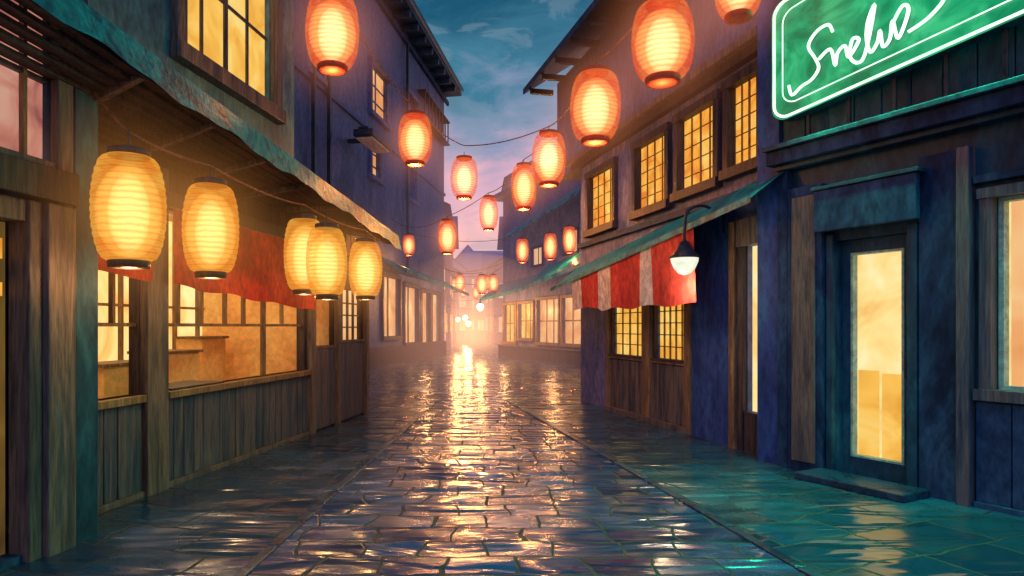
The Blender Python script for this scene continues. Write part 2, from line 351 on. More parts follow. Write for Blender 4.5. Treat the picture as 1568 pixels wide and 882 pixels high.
w.obj('window_frames',root)
w=Part()
window(w,LB,5.88,7.52,3.92,6.3,4,3,M['win_yellow'],M['wood'],.13,.08,.04,.08)
w.obj('upstairs_window',root,.006)
w=Part() # cloth valance
for seg in ((4.40,5.36),(5.60,8.40)):
    k=int((seg[1]-seg[0])/.06)
    for i in range(k):
        ya=seg[0]+(seg[1]-seg[0])*i/k; yb=seg[0]+(seg[1]-seg[0])*(i+1)/k
        wv=lambda y:.14+.02*math.sin(y*9)
        zb=lambda y:1.80-.055*(y-4.8)+.012*math.sin(y*7)
        w.quad([LB.P(ya,zb(ya),wv(ya)),LB.P(yb,zb(yb),wv(yb)),LB.P(yb,2.41,.135),LB.P(ya,2.41,.135)],M['red_cloth'])
w.obj('cloth_valance',root)
w=Part(); n=66
def ev(y): return 3.10-(y-3.4)*(.565/6.47)
for i in range(n):
    ya=3.1+(9.87-3.1)*i/n; yb=3.1+(9.87-3.1)*(i+1)/n
    f=lambda y:.018*math.sin(y*5)+.010*math.sin(y*13)
    P=LB.P
    w.quad([P(ya,ev(ya)+f(ya),.83),P(yb,ev(yb)+f(yb),.83),P(yb,ev(yb)+.21,.79),P(ya,ev(ya)+.21,.79)],M['awning_teal'])
    w.quad([P(ya,ev(ya)+.21,.79),P(yb,ev(yb)+.21,.79),P(yb,ev(yb)+.45,-.0),P(ya,ev(ya)+.45,-.0)],M['awning_teal'])
w.obj('awning_canvas',root)
w=Part(); P=LB.P
for i in range(9):
    o=.02+.085*i
    zf=lambda y:2.79+(ev(y)+.06-2.79)*(o/.8)
    w.hexa([P(3.2,zf(3.2),o),P(9.85,zf(9.85),o),P(9.85,zf(9.85),o+.081),P(3.2,zf(3.2),o+.081),
            P(3.2,zf(3.2)+.03,o),P(9.85,zf(9.85)+.03,o),P(9.85,zf(9.85)+.03,o+.081),P(3.2,zf(3.2)+.03,o+.081)],M['wood_dark'])
y=4.4
while y<9.8:
    w.hexa([LB.P(y,2.73,.02),LB.P(y+.05,2.73,.02),LB.P(y+.05,ev(y)+.01,.76),LB.P(y,ev(y)+.01,.76),
            LB.P(y,2.79,.02),LB.P(y+.05,2.79,.02),LB.P(y+.05,ev(y)+.05,.76),LB.P(y,ev(y)+.05,.76)],M['wood']); y+=.8
w.obj('awning_boards',root)
for y in (5.2,7.3): light('interior_lamp',LB.P(y,2.3,-.7),38,(1,.64,.30),.12,root)

# ------------------------------------------------------------------ left: tall building
root=empty('tall_plaster_building')
w=Part()
wins=[(21.9,23.7,8.65,10.3),(21.9,22.9,6.5,7.8),(26.2,27.4,6.6,8.0),(26.2,27.6,9.3,10.8),(17.2,18.0,8.2,9.8)]
shops=[(23.1,25.05,1.05,3.2),(25.7,27.7,.75,3.0),(28.1,29.6,.7,2.9),(29.8,31.5,.7,2.9)]
facade(w,LC,11,32.6,0,13.1,wins+shops,M['purple_wall'],.3); shell(w,LC,11,32.6,0,13.1,6,M['purple_wall'],M['roof'])
w.obj('walls',root)
w=Part()
for i,(a,b,c,d) in enumerate(wins):
    window(w,LC,a,b,c,d,2,3,M['win_peach'] if i in(0,1) else M['navy2'],M['purple_wall2'],.12,.1,.06,.15)
for a,b,c,d in shops: window(w,LC,a,b,c,d,2,1,M['win_peach'],M['wood_dark'],.12,.1,.09,.12)
w.obj('windows',root)
w=Part()
w.box(LC,21.5,32.6,0,.68,.01,.12,M['wood_dark']); w.box(LC,14,32.6,3.42,3.6,.01,.16,M['navy']); w.box(LC,14,32.6,7.9,8.02,.01,.08,M['navy2'])
P=LC.P
w.hexa([P(22.5,3.25,1.1),P(33.5,2.95,1.1),P(33.5,3.5,0.01),P(22.5,3.75,0.01),P(22.5,3.38,1.1),P(33.5,3.08,1.1),P(33.5,3.6,.01),P(22.5,3.88,.01)],M['awning_teal'])
w.obj('shop_awning',root)
w=Part()
w.box(LC,10.5,33.3,13.1,13.3,-6.3,.75,M['roof'])
w.hexa([P(10.5,13.3,.85),P(33.3,13.3,.85),P(33.3,15.8,-3),P(10.5,15.8,-3),P(10.5,13.45,.85),P(33.3,13.45,.85),P(33.3,16,-3),P(10.5,16,-3)],M['roof'])
y=11
while y<33: w.box(LC,y,y+.16,12.85,13.1,.01,.7,M['roof']); y+=1.1
w.box(LC,10.6,33.2,12.6,12.8,.01,.12,M['navy'])
w.obj('roof',root)
w=Part();
for y in (17.2,25.8,18.2): w.box(LC,y,y+.09,3.6,12.6,.08,.18,M['metal'])
for z in (10.4,11.5):
    w.box(LC,27.8,32.4,z-.06,z,.01,.35,M['metal'])
for k in range(8): w.box(LC,27.8+k*.62,27.86+k*.62,10.4,11.5,.28,.33,M['metal'])
w.obj('drainpipes_and_railings',root)
lamp=empty('wall_lamp')
w=Part(); w.box(LC,19.1,20.9,6.95,7.15,.5,1.1,M['metal']); w.box(LC,19.2,20.8,6.88,6.945,.55,1.05,M['white_stripe'])
w.box(LC,19.9,20.05,7.0,7.12,.01,.5,M['metal']); w.box(LC,19.1,20.9,7.152,7.22,.65,.95,M['metal']); w.obj('housing',lamp,.02)
for y in (25,30): light('added_shop_fill',LC.P(y,2.3,1.1),80,(1,.48,.18),.12,root)  # added point lights without fixtures, to brighten the shopfronts

# ------------------------------------------------------------------ distant buildings
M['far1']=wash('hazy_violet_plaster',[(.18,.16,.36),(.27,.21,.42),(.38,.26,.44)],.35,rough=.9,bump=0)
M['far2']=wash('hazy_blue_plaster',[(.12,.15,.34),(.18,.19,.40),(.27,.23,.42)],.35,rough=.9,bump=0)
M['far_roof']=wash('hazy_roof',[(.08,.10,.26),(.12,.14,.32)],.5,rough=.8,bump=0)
def house(x0,x1,y0,y1,h,rh,mat,wins=True,ridge='x',name='distant_house'):
    root=empty(name)
    w=Part(); w.wbox(x0,x1,y0,y1,0,h,mat)
    w.wbox(x0-.02,x1+.02,y0-.05,y0-.003,h*.36,h*.36+.18,M['far_roof'])
    w.obj('walls',root)
    r=Part(); e=.4
    if ridge=='x':
        xm=(x0+x1)/2
        r.quad([(x0-e,y0-e,h-.1),(x0-e,y1+e,h-.1),(xm,y1+e,h+rh),(xm,y0-e,h+rh)],M['far_roof'])
        r.quad([(x1+e,y0-e,h-.1),(x1+e,y1+e,h-.1),(xm,y1+e,h+rh),(xm,y0-e,h+rh)],M['far_roof'])
        r.quad([(x0,y0,h),(x1,y0,h),(xm,y0,h+rh)],mat); r.quad([(x0,y1,h),(x1,y1,h),(xm,y1,h+rh)],mat)
    else:
        ym=(y0+y1)/2
        r.quad([(x0-e,y0-e,h-.1),(x1+e,y0-e,h-.1),(x1+e,ym,h+rh),(x0-e,ym,h+rh)],M['far_roof'])
        r.quad([(x0-e,y1+e,h-.1),(x1+e,y1+e,h-.1),(x1+e,ym,h+rh),(x0-e,ym,h+rh)],M['far_roof'])
        r.quad([(x0,y0,h),(x0,y1,h),(x0,ym,h+rh)],mat); r.quad([(x1,y0,h),(x1,y1,h),(x1,ym,h+rh)],mat)
    r.obj('roof',root)
    g=Part(); n=max(1,int((x1-x0)/1.3)); nz=max(1,int((h-1)/2.3))
    for i in range(n):
        for j in range(nz):
            if random.random()<.25: continue
            xc=x0+(i+.5)*(x1-x0)/n; zc=1.5+j*2.3
            if zc+.7>h: continue
            g.wbox(xc-.32,xc+.32,y0-.06,y0-.01,zc-.5,zc+.55,M['win_far']);
            g.wbox(xc-.02,xc+.02,y0-.09,y0-.062,zc-.5,zc+.55,M['far_roof']); g.wbox(xc-.4,xc+.4,y0-.12,y0-.062,zc-.6,zc-.5,M['far_roof'])
    side = x1 if x1<0 else x0
    yy=y0+1
    while yy<y1-1:
        for j in range(nz):
            zc=1.6+j*2.3
            if random.random()<.3 or zc+.7>h: continue
            s=.05 if x1<0 else -.05
            a,b=sorted((side+s*.2,side+s)); g.wbox(a,b,yy-.45,yy+.45,zc-.55,zc+.55,M['win_far'] if j else M['win_peach'])
        yy+=1.7
    g.obj('windows',root)
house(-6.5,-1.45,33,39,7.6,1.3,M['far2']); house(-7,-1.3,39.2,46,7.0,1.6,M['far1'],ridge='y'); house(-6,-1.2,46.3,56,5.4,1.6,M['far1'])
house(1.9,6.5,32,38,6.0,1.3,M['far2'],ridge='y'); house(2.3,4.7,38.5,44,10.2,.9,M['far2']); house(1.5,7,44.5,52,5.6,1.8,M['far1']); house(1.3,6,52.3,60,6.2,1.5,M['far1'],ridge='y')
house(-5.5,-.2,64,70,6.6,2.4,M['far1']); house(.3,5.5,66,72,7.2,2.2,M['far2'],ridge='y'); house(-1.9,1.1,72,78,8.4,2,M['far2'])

# ------------------------------------------------------------------ right: R3 shop house
root=empty('tea_shop_building')
w=Part()
sh=[(23.5,25.3,.75,2.5),(25.6,27.4,.75,2.5),(27.8,29.2,.9,2.4),(29.5,30.8,.7,2.4)]
facade(w,R3,21,31,0,7.4,sh+[(24.2,25.2,4.2,5.0),(27,27.9,4.0,4.7)],M['purple_wall2'],.2); shell(w,R3,21,31,0,7.4,7,M['purple_wall2'],M['roof']); w.obj('walls',root)
w=Part()
for i,(a,b,c,d) in enumerate(sh): window(w,R3,a,b,c,d,3,2,M['win_peach'] if i<2 else M['win_yellow'],M['wood_warm'],.1,.08,.05,.1)
window(w,R3,24.2,25.2,4.2,5.0,2,1,M['win_far'],M['wood_dark']); window(w,R3,27,27.9,4.0,4.7,2,1,M['win_far'],M['wood_dark'])
w.box(R3,21,31,0,.5,.01,.25,M['wood_dark']); w.box(R3,21,31,.5,.56,.01,.3,M['wood'])
w.obj('shopfront',root)
w=Part(); P=R3.P
w.hexa([P(21,3.55,1.0),P(26.6,2.9,1.0),P(26.6,3.7,.01),P(21,4.3,.01),P(21,3.7,1.0),P(26.6,3.05,1.0),P(26.6,3.85,.01),P(21,4.45,.01)],M['awning_teal'])
w.hexa([P(26.8,2.85,1.0),P(31.5,2.6,1.0),P(31.5,3.3,.01),P(26.8,3.5,.01),P(26.8,2.97,1.0),P(31.5,2.72,1.0),P(31.5,3.42,.01),P(26.8,3.62,.01)],M['awning_teal'])
w.hexa([P(20,6.2,1.0),P(28.8,5.1,1.0),P(28.8,5.9,.01),P(20,7.0,.01),P(20,6.35,1.0),P(28.8,5.25,1.0),P(28.8,6.05,.01),P(20,7.15,.01)],M['awning_teal'])
w.box(R3,20.6,31.4,7.4,7.6,-7.2,.5,M['roof'])
w.obj('awnings',root)
for y in (24,28.5): light('added_shop_fill',R3.P(y,2.1,1.1),80,(1,.48,.18),.12,root)  # fill lights added under the awnings, no lamp modelled

# ------------------------------------------------------------------ right: R2 timber house
root=empty('striped_awning_shop_building')
w=Part()
up=[(10.72,11.87,3.08,4.12),(9.01,10.02,3.10,4.15),(7.85,8.79,3.14,4.18),(7.02,7.67,3.18,4.22)]
low=[(8.62,9.41,.95,1.95),(9.81,10.85,.95,1.95),(7.02,7.33,.45,2.3)]
facade(w,R2,6.4,12.3,0,4.46,up+low,M['purple_wall2'],.1)
facade(w,R2,6.4,13.6,4.46,6.45,[],M['purple_wall'],.1)
w.quad([R2.P(12.3,0),R2.P(12.3,0,-4),R2.P(12.3,4.46,-4),R2.P(12.3,4.46)],M['purple_wall2'])
w.quad([R2.P(12.3,4.46),R2.P(13.6,4.46),R2.P(13.6,4.46,-4),R2.P(12.3,4.46,-4)],M['wood_dark'])
w.quad([R2.P(13.6,4.46),R2.P(13.6,4.46,-4),R2.P(13.6,6.45,-4),R2.P(13.6,6.45)],M['purple_wall'])
w.quad([R2.P(6.4,0,-4),R2.P(13.6,0,-4),R2.P(13.6,6.45,-4),R2.P(6.4,6.45,-4)],M['purple_wall'])
w.quad([R2.P(6.4,0),R2.P(6.4,0,-4),R2.P(6.4,6.45,-4),R2.P(6.4,6.45)],M['purple_wall'])
w.obj('walls',root)
w=Part()
for a,b,c,d in up: window(w,R2,a+.06,b-.06,c+.05,d-.05,4,5,M['win_amber'],M['wood_dark'],.10,.07,.012,.05,mmat=M['muntin'])
w.obj('upstairs_windows',root,.005)
w=Part()
w.box(R2,6.9,12.6,4.46,4.56,.004,.22,M['wood']); w.box(R2,6.9,12.5,4.36,4.455,.004,.12,M['wood_dark'])
w.box(R2,6.9,12.34,2.86,2.95,.004,.06,M['navy'])
for a,b in ((10.9,11.0),(9.5,9.72),(8.42,8.56)): w.box(R2,a,b,0,2.3,.004,.07,M['wood_warm'])
w.box(R2,8.56,10.95,.88,.94,.004,.06,M['wood_warm'])
planks(w,R2,8.57,9.49,.08,.87,.15,.004,.04,M['wood']); planks(w,R2,9.73,10.89,.08,.87,.15,.004,.04,M['wood'])
w.box(R2,8.5,11,0,.08,.004,.10,M['wood'])
w.box(R2,7.57,8.40,0,2.75,.004,.05,M['navy2'])
w.box(R2,7.45,7.56,0,2.6,.004,.09,M['wood_warm']); w.box(R2,6.95,7.44,2.3,2.6,.004,.08,M['wood']); w.box(R2,7.34,7.44,0,2.3,.004,.06,M['wood_dark'])
w.box(R2,6.95,7.33,0,.45,.004,.05,M['wood_dark'])
w.obj('timber_trim',root,.005)
w=Part()
for a,b,ny in ((8.62,9.41,5),(9.81,10.85,4)): window(w,R2,a,b,.95,1.95,ny,6,M['win_yellow'],M['wood_dark'],.03,.03,.014,.06,mmat=M['muntin'])
w.quad([R2.P(7.0,.45,-.06),R2.P(7.34,.45,-.06),R2.P(7.34,2.3,-.06),R2.P(7.0,2.3,-.06)],M['door_glow'])
w.obj('door_and_windows',root)
w=Part(); P=R2.P
def ra(y): return 2.68-(y-6.34)*(.57/6.09)
n=30
for i in range(n):
    ya=6.5+(12.43-6.5)*i/n; yb=6.5+(12.43-6.5)*(i+1)/n
    w.quad([P(ya,ra(ya),.55),P(yb,ra(yb),.55),P(yb,ra(yb)+.40,.01),P(ya,ra(ya)+.40,.01)],M['awning_teal'])
    w.quad([P(ya,ra(ya)-.05,.56),P(yb,ra(yb)-.05,.56),P(yb,ra(yb)+.02,.56),P(ya,ra(ya)+.02,.56)],M['awning_teal'])
w.obj('awning_canvas',root)
w=Part(); ys=[7.55,8.55,8.85,9.8,10.25,10.95,11.35];
for i in range(len(ys)-1):
    k=6
    for j in range(k):
        ya=ys[i]+(ys[i+1]-ys[i])*j/k; yb=ys[i]+(ys[i+1]-ys[i])*(j+1)/k
        o=lambda y:.52+.025*math.sin(y*8)
        zb=lambda y:1.66+.02*math.sin(y*6)+(0.04 if y>10.2 else 0)
        w.quad([P(ya,zb(ya),o(ya)),P(yb,zb(yb),o(yb)),P(yb,ra(yb)-.02,.54),P(ya,ra(ya)-.02,.54)],M['red_stripe'] if i%2==0 else M['white_stripe'])
w.obj('striped_valance',root)
w=Part()
w.hexa([P(6.2,6.32,.62),P(14.0,6.32,.62),P(14.0,8.2,-2.2),P(6.2,8.2,-2.2),P(6.2,6.44,.62),P(14.0,6.44,.62),P(14.0,8.35,-2.2),P(6.2,8.35,-2.2)],M['roof'])
w.hexa([P(6.2,6.3,-4.7),P(14.0,6.3,-4.7),P(14.0,8.2,-2.2),P(6.2,8.2,-2.2),P(6.2,6.42,-4.7),P(14.0,6.42,-4.7),P(14.0,8.35,-2.2),P(6.2,8.35,-2.2)],M['roof'])
y=6.6
while y<13.9: w.box(R2,y,y+.09,6.30,6.40,.01,.5,M['roof']); y+=.8
w.quad([P(13.6,6.45),P(13.6,8.2,-2.2),P(13.6,6.45,-4)],M['purple_wall'])
w.obj('roof',root)

# wall lamp over the shop
lamp=empty('wall_lamp')
c=R2.P(7.6,0,.62)
tube('bracket',smooth([R2.P(7.7,2.70,.05),R2.P(7.65,2.80,.35),R2.P(7.6,2.72,.58),(c[0],c[1],2.5),(c[0],c[1],2.34)],6),.018,M['metal'],lamp)
tube('hook',[R2.P(7.7,2.5,.04),R2.P(7.7,2.86,.04)],.03,M['metal'],lamp)
def revolve(name,prof,mat,loc,parent,seg=28,mats=None):
    v=[];f=[]
    for r,z in prof:
        for k in range(seg):
            a=2*math.pi*k/seg; v.append((r*math.cos(a),r*math.sin(a),z))
    for i in range(len(prof)-1):
        for k in range(seg):
            k2=(k+1)%seg; f.append([i*seg+k,i*seg+k2,(i+1)*seg+k2,(i+1)*seg+k])
    f.append(list(range(seg))[::-1]); f.append([(len(prof)-1)*seg+k for k in range(seg)])
    me=bpy.data.meshes.new(name); me.from_pydata(v,[],f); me.materials.append(mat)
    for p in me.polygons: p.use_smooth=True
    o=bpy.data.objects.new(name,me); o.location=loc; COL.objects.link(o)
    if parent: o.parent=parent
    return o
revolve('lamp_cap',[(.03,.12),(.06,.10),(.09,.02),(.17,-.06),(.165,-.075)],M['metal'],(c[0],c[1],2.26),lamp)
revolve('lamp_glass',[(.155,-.08),(.15,-.12),(.12,-.19),(.07,-.25),(.02,-.27)],M['shade'],(c[0],c[1],2.26),lamp)
light('lamp_light',(c[0]-.05,c[1],1.85),18,(1,.78,.45),.08,lamp)

# ------------------------------------------------------------------ right: R1 green-lit bar
root=empty('neon_bar_building')
w=Part()
ops=[(5.52,6.10,.02,2.2),(3.6,5.02,.9,2.42)]
facade(w,R1,2.6,6.62,0,7.5,ops,M['teal_dark'],.18);
shell(w,R1,2.6,6.62,0,7.5,3,M['teal_dark'],M['roof']); w.obj('walls',root)
w=Part()
w.box(R1,6.60,6.83,0,7.5,-.3,.06,M['navy2'])
w.box(R1,6.50,6.60,0,2.95,.004,.09,M['navy'])
w.box(R1,6.17,6.49,0,2.75,.004,.10,M['navy']); w.box(R1,6.22,6.44,.1,2.65,.105,.12,M['wood'])
w.box(R1,5.40,6.2,2.28,2.66,.105,.17,M['navy']); w.box(R1,5.38,6.22,2.665,2.70,.004,.19,M['teal_dark'])
w.box(R1,6.10,6.16,0,2.26,.004,.06,M['teal_dark']); w.box(R1,5.45,5.52,0,2.26,.004,.06,M['teal_dark'])
w.box(R1,5.18,5.44,0,2.8,.004,.05,M['navy']); w.box(R1,5.09,5.17,0,2.8,.004,.11,M['wood_blue'])
w.box(R1,2.6,6.6,2.95,3.0,.004,.12,M['teal_dark']); w.box(R1,2.6,6.64,3.0,3.13,.004,.20,M['navy']); w.box(R1,2.6,6.64,3.133,3.18,.004,.26,M['teal_dark'])
w.box(R1,2.6,5.08,2.5,2.56,.004,.08,M['navy'])
planks(w,R1,3.4,5.08,.05,.82,.2,.004,.04,M['navy']); w.box(R1,3.4,5.08,0,.05,.004,.07,M['navy'])
planks(w,R1,2.7,6.58,3.19,5.6,.22,.004,.03,M['teal_dark'])
for a,b in ((6.25,6.28),(5.9,5.93),(5.55,5.58),(5.2,5.23),(4.85,4.88)): w.box(R1,a,b,3.18,3.6,.12,.15,M['metal'])
w.obj('timber_trim',root,.006)
w=Part()
w.box(R1,5.52,5.60,.02,2.2,-.16,-.08,M['teal_dark']); w.box(R1,6.02,6.10,.02,2.2,-.16,-.08,M['teal_dark'])
w.box(R1,5.60,6.02,2.08,2.2,-.16,-.08,M['teal_dark']); w.box(R1,5.60,6.02,.02,.2,-.16,-.08,M['teal_dark'])
M['pale_edge']=wash('pale_blue_frame',[(.25,.45,.42),(.4,.6,.5)],3,(1,1,1),rough=.4)
w.box(R1,5.60,5.62,.2,2.08,-.15,-.07,M['pale_edge']); w.box(R1,6.0,6.02,.2,2.08,-.15,-.07,M['pale_edge'])
w.box(R1,5.62,6.0,2.06,2.08,-.15,-.07,M['pale_edge']); w.box(R1,5.62,6.0,.2,.22,-.15,-.07,M['pale_edge'])
w.quad([R1.P(5.6,.2,-.14),R1.P(6.02,.2,-.14),R1.P(6.02,2.08,-.14),R1.P(5.6,2.08,-.14)],M['door_glow'])
w.quad([R1.P(5.82,.22,-.137),R1.P(5.99,.22,-.137),R1.P(5.99,1.0,-.137),R1.P(5.82,1.0,-.137)],M['win_yellow'])
w.quad([R1.P(5.63,.22,-.137),R1.P(5.80,.22,-.137),R1.P(5.80,.98,-.137),R1.P(5.63,.98,-.137)],M['win_yellow'])
w.box(R1,5.57,5.585,.95,1.15,-.08,-.04,M['metal'])
w.obj('door',root,.003)
w=Part()
window(w,R1,3.7,4.98,.92,2.38,1,1,M['door_glow'],M['wood_blue'],.07,.06,.03,.12)
w.box(R1,4.94,4.97,.92,2.38,-.11,-.03,M['pale_edge'])
w.box(R1,3.7,4.94,.92,.95,-.11,-.03,M['pale_edge']); w.box(R1,3.7,4.94,2.35,2.38,-.11,-.03,M['pale_edge'])
w.quad([R1.P(4.86,.95,-.117),R1.P(4.93,.95,-.117),R1.P(4.93,2.35,-.117),R1.P(4.86,2.35,-.117)],M['win_peach'])
w.obj('window',root)
w=Part(); w.box(R1,5.35,6.2,0.006,.07,.06,.45,M['kerb']); w.obj('doorstep',root,.01)

# neon sign
root=empty('neon_sign')
def rr(y0,y1,zb0,zb1,zt0,zt1,r,o,n=6):
    C=[((y0,zb0),(1,1)),((y1,zb1),(-1,1)),((y1,zt1),(-1,-1)),((y0,zt0),(1,-1))]
    pts=[]; s=-1 if y1<y0 else 1
    angs=[(180,270),(270,360),(0,90),(90,180)]
    for (c,(dx,dz)),(a0,a1) in zip(C,angs):
        cx=c[0]+dx*r*s; cz=c[1]+dz*r
        for k in range(n+1):
            a=math.radians(a0+(a1-a0)*k/n); pts.append((cx+s*r*math.cos(a),cz+r*math.sin(a)))
    return pts
out=rr(6.55,4.1,3.40,3.66,4.57,4.87,.14,0)
w=Part(); f=[R1.P(y,z,.24) for y,z in out]; b=[R1.P(y,z,.12) for y,z in out]
w.quad(f,M['neon_panel']); w.quad(b[::-1],M['metal'])
for i in range(len(f)):
    j=(i+1)%len(f); w.quad([f[i],f[j],b[j],b[i]],M['teal_dark'])
w.obj('panel',root)
tube('outer_tube',[R1.P(y,z,.25) for y,z in rr(6.52,4.13,3.425,3.685,4.545,4.845,.13,0)],.013,M['neon_tube'],root,True)
tube('inner_tube',[R1.P(y,z,.26) for y,z in rr(6.43,4.2,3.54,3.80,4.44,4.74,.12,0)],.006,M['neon_tube'],root,True)
strokes=[[(5.97,4.04),(6.01,4.12),(6.11,4.10),(6.18,4.0),(6.12,3.86),(6.09,3.76),(6.15,3.68),(6.24,3.65),(6.33,3.60),(6.36,3.70)],
[(6.09,3.84),(5.99,3.89),(5.95,3.73),(5.93,3.83),(5.87,3.87),(5.84,3.76),(5.76,3.87),(5.81,3.90),(5.83,3.76),(5.77,3.68),(5.71,3.74),(5.64,4.11),(5.69,4.0),(5.70,3.85),(5.67,3.73),(5.62,3.79),(5.60,3.88),(5.58,3.74),(5.53,3.78),(5.51,3.92),(5.47,3.76),(5.40,3.95),(5.44,4.01),(5.51,3.90)],
[(5.30,4.12),(5.18,4.06),(5.24,4.0),(5.17,3.93),(5.27,3.83),(5.40,3.78)],
[(4.95,4.05),(4.7,4.0),(4.5,4.02)]]
for s in strokes: tube('script_tube',smooth([R1.P(y,z,.275) for y,z in s],6),.014,M['neon_tube'],root)
nrm=Vector(R1.P(5,0,1))-Vector(R1.P(5,0,0))
# the neon's own light: face of the sign, and the tubes along its lower edge
for nm,(yy,zz,oo),e,sy,dn,spd in (('neon_light',(5.3,4.1,.34),55,.9,-.9,120),('neon_edge_light',(5.3,3.46,.32),75,.12,-2.2,110)):
    al=bpy.data.lights.new(nm,'AREA'); al.energy=e; al.color=(.03,1,.42); al.shape='RECTANGLE'; al.size=2.2; al.size_y=sy
    ao=bpy.data.objects.new(nm,al); COL.objects.link(ao); ao.location=R1.P(yy,zz,oo)
    d=(nrm+Vector((0,0,dn))).normalized(); ao.parent=root
    xv=(Vector(R1.P(1,0,0))-Vector(R1.P(0,0,0))).normalized(); zv=-d; yv=zv.cross(xv).normalized(); xv=yv.cross(zv).normalized()
    ao.rotation_euler=Matrix((xv,yv,zv)).transposed().to_euler()
    al.spread=math.radians(spd); al.cycles.max_bounces=3

# ------------------------------------------------------------------ lanterns
def lantern(x,y,z,D,H,kind,power,drop=.2,hz=False):
    root=empty('paper_lantern'); root.location=(x,y,z)
    R=D/2; prof=[]; n=52; hb=H*.86
    for i in range(n+1):
        t=i/n; s=math.sin(math.pi*min(max(t,.0),1)); r=R*(.58+.42*s**.42)
        r*=1+(.010 if i%4<2 else -.010)
        prof.append((r,-hb/2+hb*t))
    o=revolve('paper_body',prof,M['lan_'+kind],(0,0,0),root,32)
    o.rotation_euler=(random.uniform(-.03,.03),random.uniform(-.03,.03),random.uniform(0,6))
    ellipsoid('inner_glow',(0,0,-.02),(R*.90,R*.90,hb*.46),M['core_'+kind],root,24)
    ellipsoid('inner_flame_glow',(0,0,-.03),(R*.56,R*.56,hb*.38),M['core2_'+kind],root,24)
    e=.56*R
    cm=M['wood_dark'] if kind=='yel' else M['red_cloth']
    revolve('top_cap',[(e*.98,hb/2-.005),(e*1.04,hb/2+.01),(e*1.02,hb/2+.04),(e*.6,hb/2+.055),(.01,hb/2+.06)],cm,(0,0,0),root)
    revolve('bottom_cap',[(e*.7,-hb/2-.05),(e*1.0,-hb/2-.045),(e*1.04,-hb/2-.01),(e*.98,-hb/2+.004)],cm,(0,0,0),root)
    tube('hanger',[(0,0,hb/2+.05),(0,0,hb/2+.05+drop)],.006,M['metal'],root)
    if power: light('candle_light',(0,0,-hb/2-.10),power,(1,.50,.17) if kind=='yel' else (1,.36,.09),.045,root)
    if hz: ellipsoid('lamp_bloom',(0,0,0),(.8,.8,.9),M['halo_'+kind],root,24)  # self-glowing sphere standing in for bloom
YL=[(-2.15,4.1,2.14,.43,.76),(-1.975,4.95,2.14,.405,.76),(-1.70,6.65,2.13,.41,.83),(-1.43,6.45,2.04,.40,.76),(-1.33,8.2,2.12,.42,.78)]
for i,a in enumerate(YL): lantern(*a,'yel',9,.12,i!=2)
RL=[(-1.32,6.2,4.2,.50,.76),(-.82,9.5,4.13,.49,.78),(-.13,11.5,4.02,.48,.76),(.42,16,4.18,.46,.88),(-.59,16,3.6,.48,.88),(-2.3,24,4.4,.46,.8),
(1.0,12.5,4.08,.48,.92),(1.16,9.8,3.92,.51,.84),(1.27,6.7,3.66,.51,.77),(1.58,5.4,3.76,.50,.70),(2.45,6.0,4.55,.42,.66),
(3.6,24,4.6,.5,1.05),(2.9,24,4.35,.5,1.05),(1.87,24,4.2,.48,.95),(.43,27,3.15,.5,.85),(1.0,30,3.4,.5,.85),(-.55,31,3.5,.5,.85),
(-.9,36,3.7,.5,.85),(.9,37,3.9,.5,.85),(.3,42,3.6,.5,.85),(-.6,47,3.9,.5,.85)]
PW=[10,60,60,75,85,30,70,45,18,6,0,30,30,30,60,0,0,0,0,0,0]
for i,a in enumerate(RL): lantern(*a,'red',PW[i],.08,a[1]<20)
def cable(pts,sag=.15,name='lantern_string'):
    out=[]
    for i in range(len(pts)-1):
        a=Vector(pts[i]);b=Vector(pts[i+1]); s=sag*(b-a).length*.25
        for k in range(10):
            t=k/10; p=a.lerp(b,t); p.z-=s*4*t*(1-t); out.append(tuple(p))
    out.append(pts[-1]); tube(name,out,.009,M['wire'])
T=lambda i,dz=.0:(RL[i][0],RL[i][1],RL[i][2]+RL[i][4]*.43+.12+dz)
cable([LB.P(4.6,6.3,.02),T(0),T(1),T(2,.12),T(7),T(8),T(9),T(10),R1.P(6.0,5.6,.03)])
cable([LC.P(24,5.4,.02),T(4),T(3),T(6),R2.P(12,5.4,.02)])
cable([LC.P(26,5.0,.02),(-2.3,24,4.85),T(13),T(12),T(11),R3.P(23,6.0,.02)],.25)
cable([LC.P(30,4.4,.02),T(14),T(15),R3.P(30,4.6,.02)],.25)
cable([(-1.45,34,4.6),T(17),T(18),(1.9,37,4.8)],.2)
cable([(-1.3,41,4.6),T(19),(2.3,43,4.8)],.2); cable([(-1.2,47,4.6),T(20),(1.5,47,4.8)],.2); cable([LC.P(32,4.3,.02),T(16),(1.6,31.5,4.5)],.2)
cable([LA.P(4.3,2.93,.1)]+[(a[0],a[1],a[2]+a[4]*.43+.15) for a in (YL[0],YL[1],YL[2],YL[4])]+[LB.P(9.8,2.62,.7)],.1)

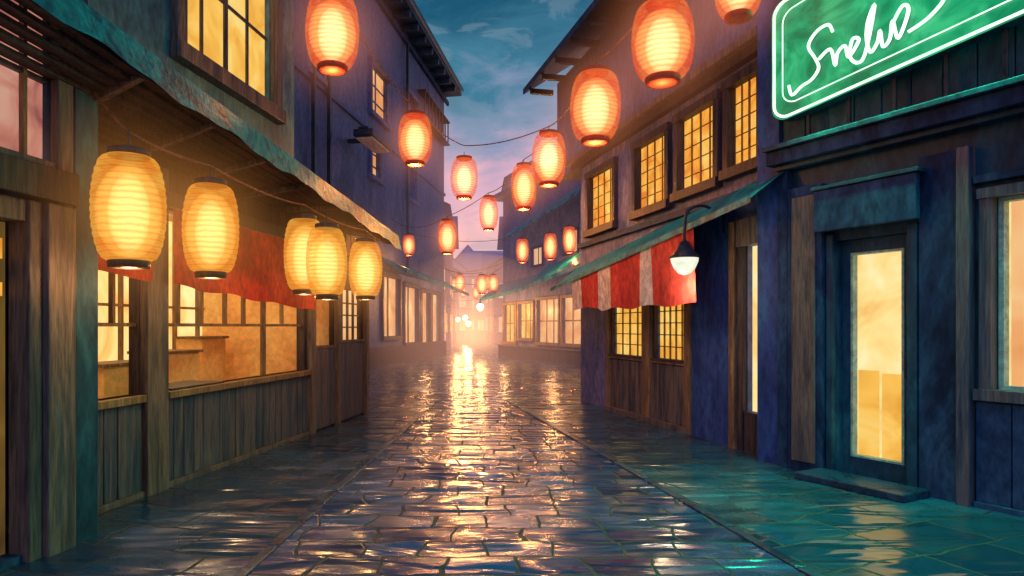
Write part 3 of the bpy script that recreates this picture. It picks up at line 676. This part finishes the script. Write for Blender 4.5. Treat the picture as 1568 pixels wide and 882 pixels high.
# ------------------------------------------------------------------ globe lamps strung over the far end
def globe_lamp(x,y,h,power,rad=.2,wx=3.0):
    root=empty('hanging_globe_lamp'); root.location=(x,y,0)
    revolve('globe',[(rad*.25,h-rad),(rad*.7,h-rad*.72),(rad,h),(rad*.8,h+rad*.6),(rad*.25,h+rad*.95)],M['bulb'],(0,0,0),root,20)
    revolve('cap',[(rad*.4,h+rad*.95),(rad*.3,h+rad*1.3),(.01,h+rad*1.5)],M['metal'],(0,0,0),root,12)
    tube('hanger',[(0,0,h+rad*1.3),(0,0,h+1.0)],.008,M['metal'],root)
    tube('span_wire',[(-wx-x,0,h+1.25),(0,0,h+1.0),(wx-x,0,h+1.25)],.008,M['metal'],root)
    light('lamp_light',(0,0,h-rad-.05),power,(1,.42,.13),.18,root)
for a in ((-.75,36,1.8,380,.14,3),(.40,30,2.3,380,.18,3),(-.2,44,1.6,550,.2,3),(-.5,52,2.1,400,.25,3)): globe_lamp(*a)

# ------------------------------------------------------------------ mist
mw=volume('warm_glow_mist',(1,.43,.19),.020,.018,(.2,.2,.2)); ml=volume('violet_glow_mist',(.55,.34,.52),.0070,.007,(.3,.3,.3))  # mist volumes emit their own glow in place of scattered lamplight
mh=halo('far_end_glow',(1,.54,.18),.11,1.6)  # pure emission, the bright glow put in at the street's end
ellipsoid('glow_mist',(0,50,.5),(7.5,32,5.5),mw)
ellipsoid('glow_mist',(0,52,2),(14,36,10),ml)
ellipsoid('glow_mist',(-.1,46,1),(3.6,14,4.0),mh)

# ------------------------------------------------------------------ sky
W=bpy.data.worlds.new('World'); S.world=W; W.use_nodes=True; nt=W.node_tree; nt.nodes.clear(); L=nt.links.new
out=nt.nodes.new('ShaderNodeOutputWorld'); bg=nt.nodes.new('ShaderNodeBackground'); bg.inputs[1].default_value=1.0
tc=nt.nodes.new('ShaderNodeTexCoord'); sp=nt.nodes.new('ShaderNodeSeparateXYZ'); L(tc.outputs['Generated'],sp.inputs[0])
mp=nt.nodes.new('ShaderNodeMapping'); mp.inputs['Scale'].default_value=(3.4,3.4,9); L(tc.outputs['Generated'],mp.inputs[0])
nz=N(nt,'ShaderNodeTexNoise',Scale=2.2,Detail=6.0,Roughness=.6,Distortion=.5); L(mp.outputs[0],nz.inputs['Vector'])
ma=N(nt,'ShaderNodeMath'); ma.operation='MULTIPLY_ADD'; L(nz.outputs[0],ma.inputs[0]); ma.inputs[1].default_value=-.26; L(sp.outputs[2],ma.inputs[2])
ma2=N(nt,'ShaderNodeMath'); ma2.operation='ADD'; L(ma.outputs[0],ma2.inputs[0]); ma2.inputs[1].default_value=.10
r=ramp(nt,ma2.outputs[0],[(0,(.92,.52,.36)),(.13,(.88,.50,.46)),(.19,(.62,.40,.52)),(.25,(.27,.32,.49)),(.33,(.06,.21,.32)),(.44,(.012,.095,.175)),(1,(.010,.05,.13))])
n2=N(nt,'ShaderNodeTexNoise',Scale=2.6,Detail=6.0,Roughness=.6,Distortion=.6); L(mp.outputs[0],n2.inputs['Vector'])
rc=ramp(nt,n2.outputs[0],[(.51,(0,0,0)),(.56,(.30,.30,.30)),(.66,(.36,.36,.36))])
mx=nt.nodes.new('ShaderNodeMix'); mx.data_type='RGBA'; L(rc.outputs[0],mx.inputs[0]); L(r.outputs[0],mx.inputs[6]); mx.inputs[7].default_value=(.22,.32,.42,1)
L(mx.outputs[2],bg.inputs[0]); L(bg.outputs[0],out.inputs[0])
sl=bpy.data.lights.new('dusk_fill_light','SUN'); sl.energy=.85; sl.color=(.36,.56,1); sl.angle=math.radians(50)  # blue fill lamp added to lift the street-facing walls
so=bpy.data.objects.new('dusk_fill_light',sl); COL.objects.link(so); so.rotation_euler=Vector((.22,.70,-.60)).to_track_quat('-Z','Y').to_euler()

# ------------------------------------------------------------------ camera
cam=bpy.data.cameras.new('camera'); co=bpy.data.objects.new('camera',cam); COL.objects.link(co)
co.location=(0,0,1.4); co.rotation_euler=(math.radians(90),0,0)
cam.sensor_width=36; cam.lens=36*1000/1568; cam.shift_x=(784-722)/1568; cam.shift_y=(500-441)/1568; cam.clip_end=600; cam.clip_start=.05
S.camera=co
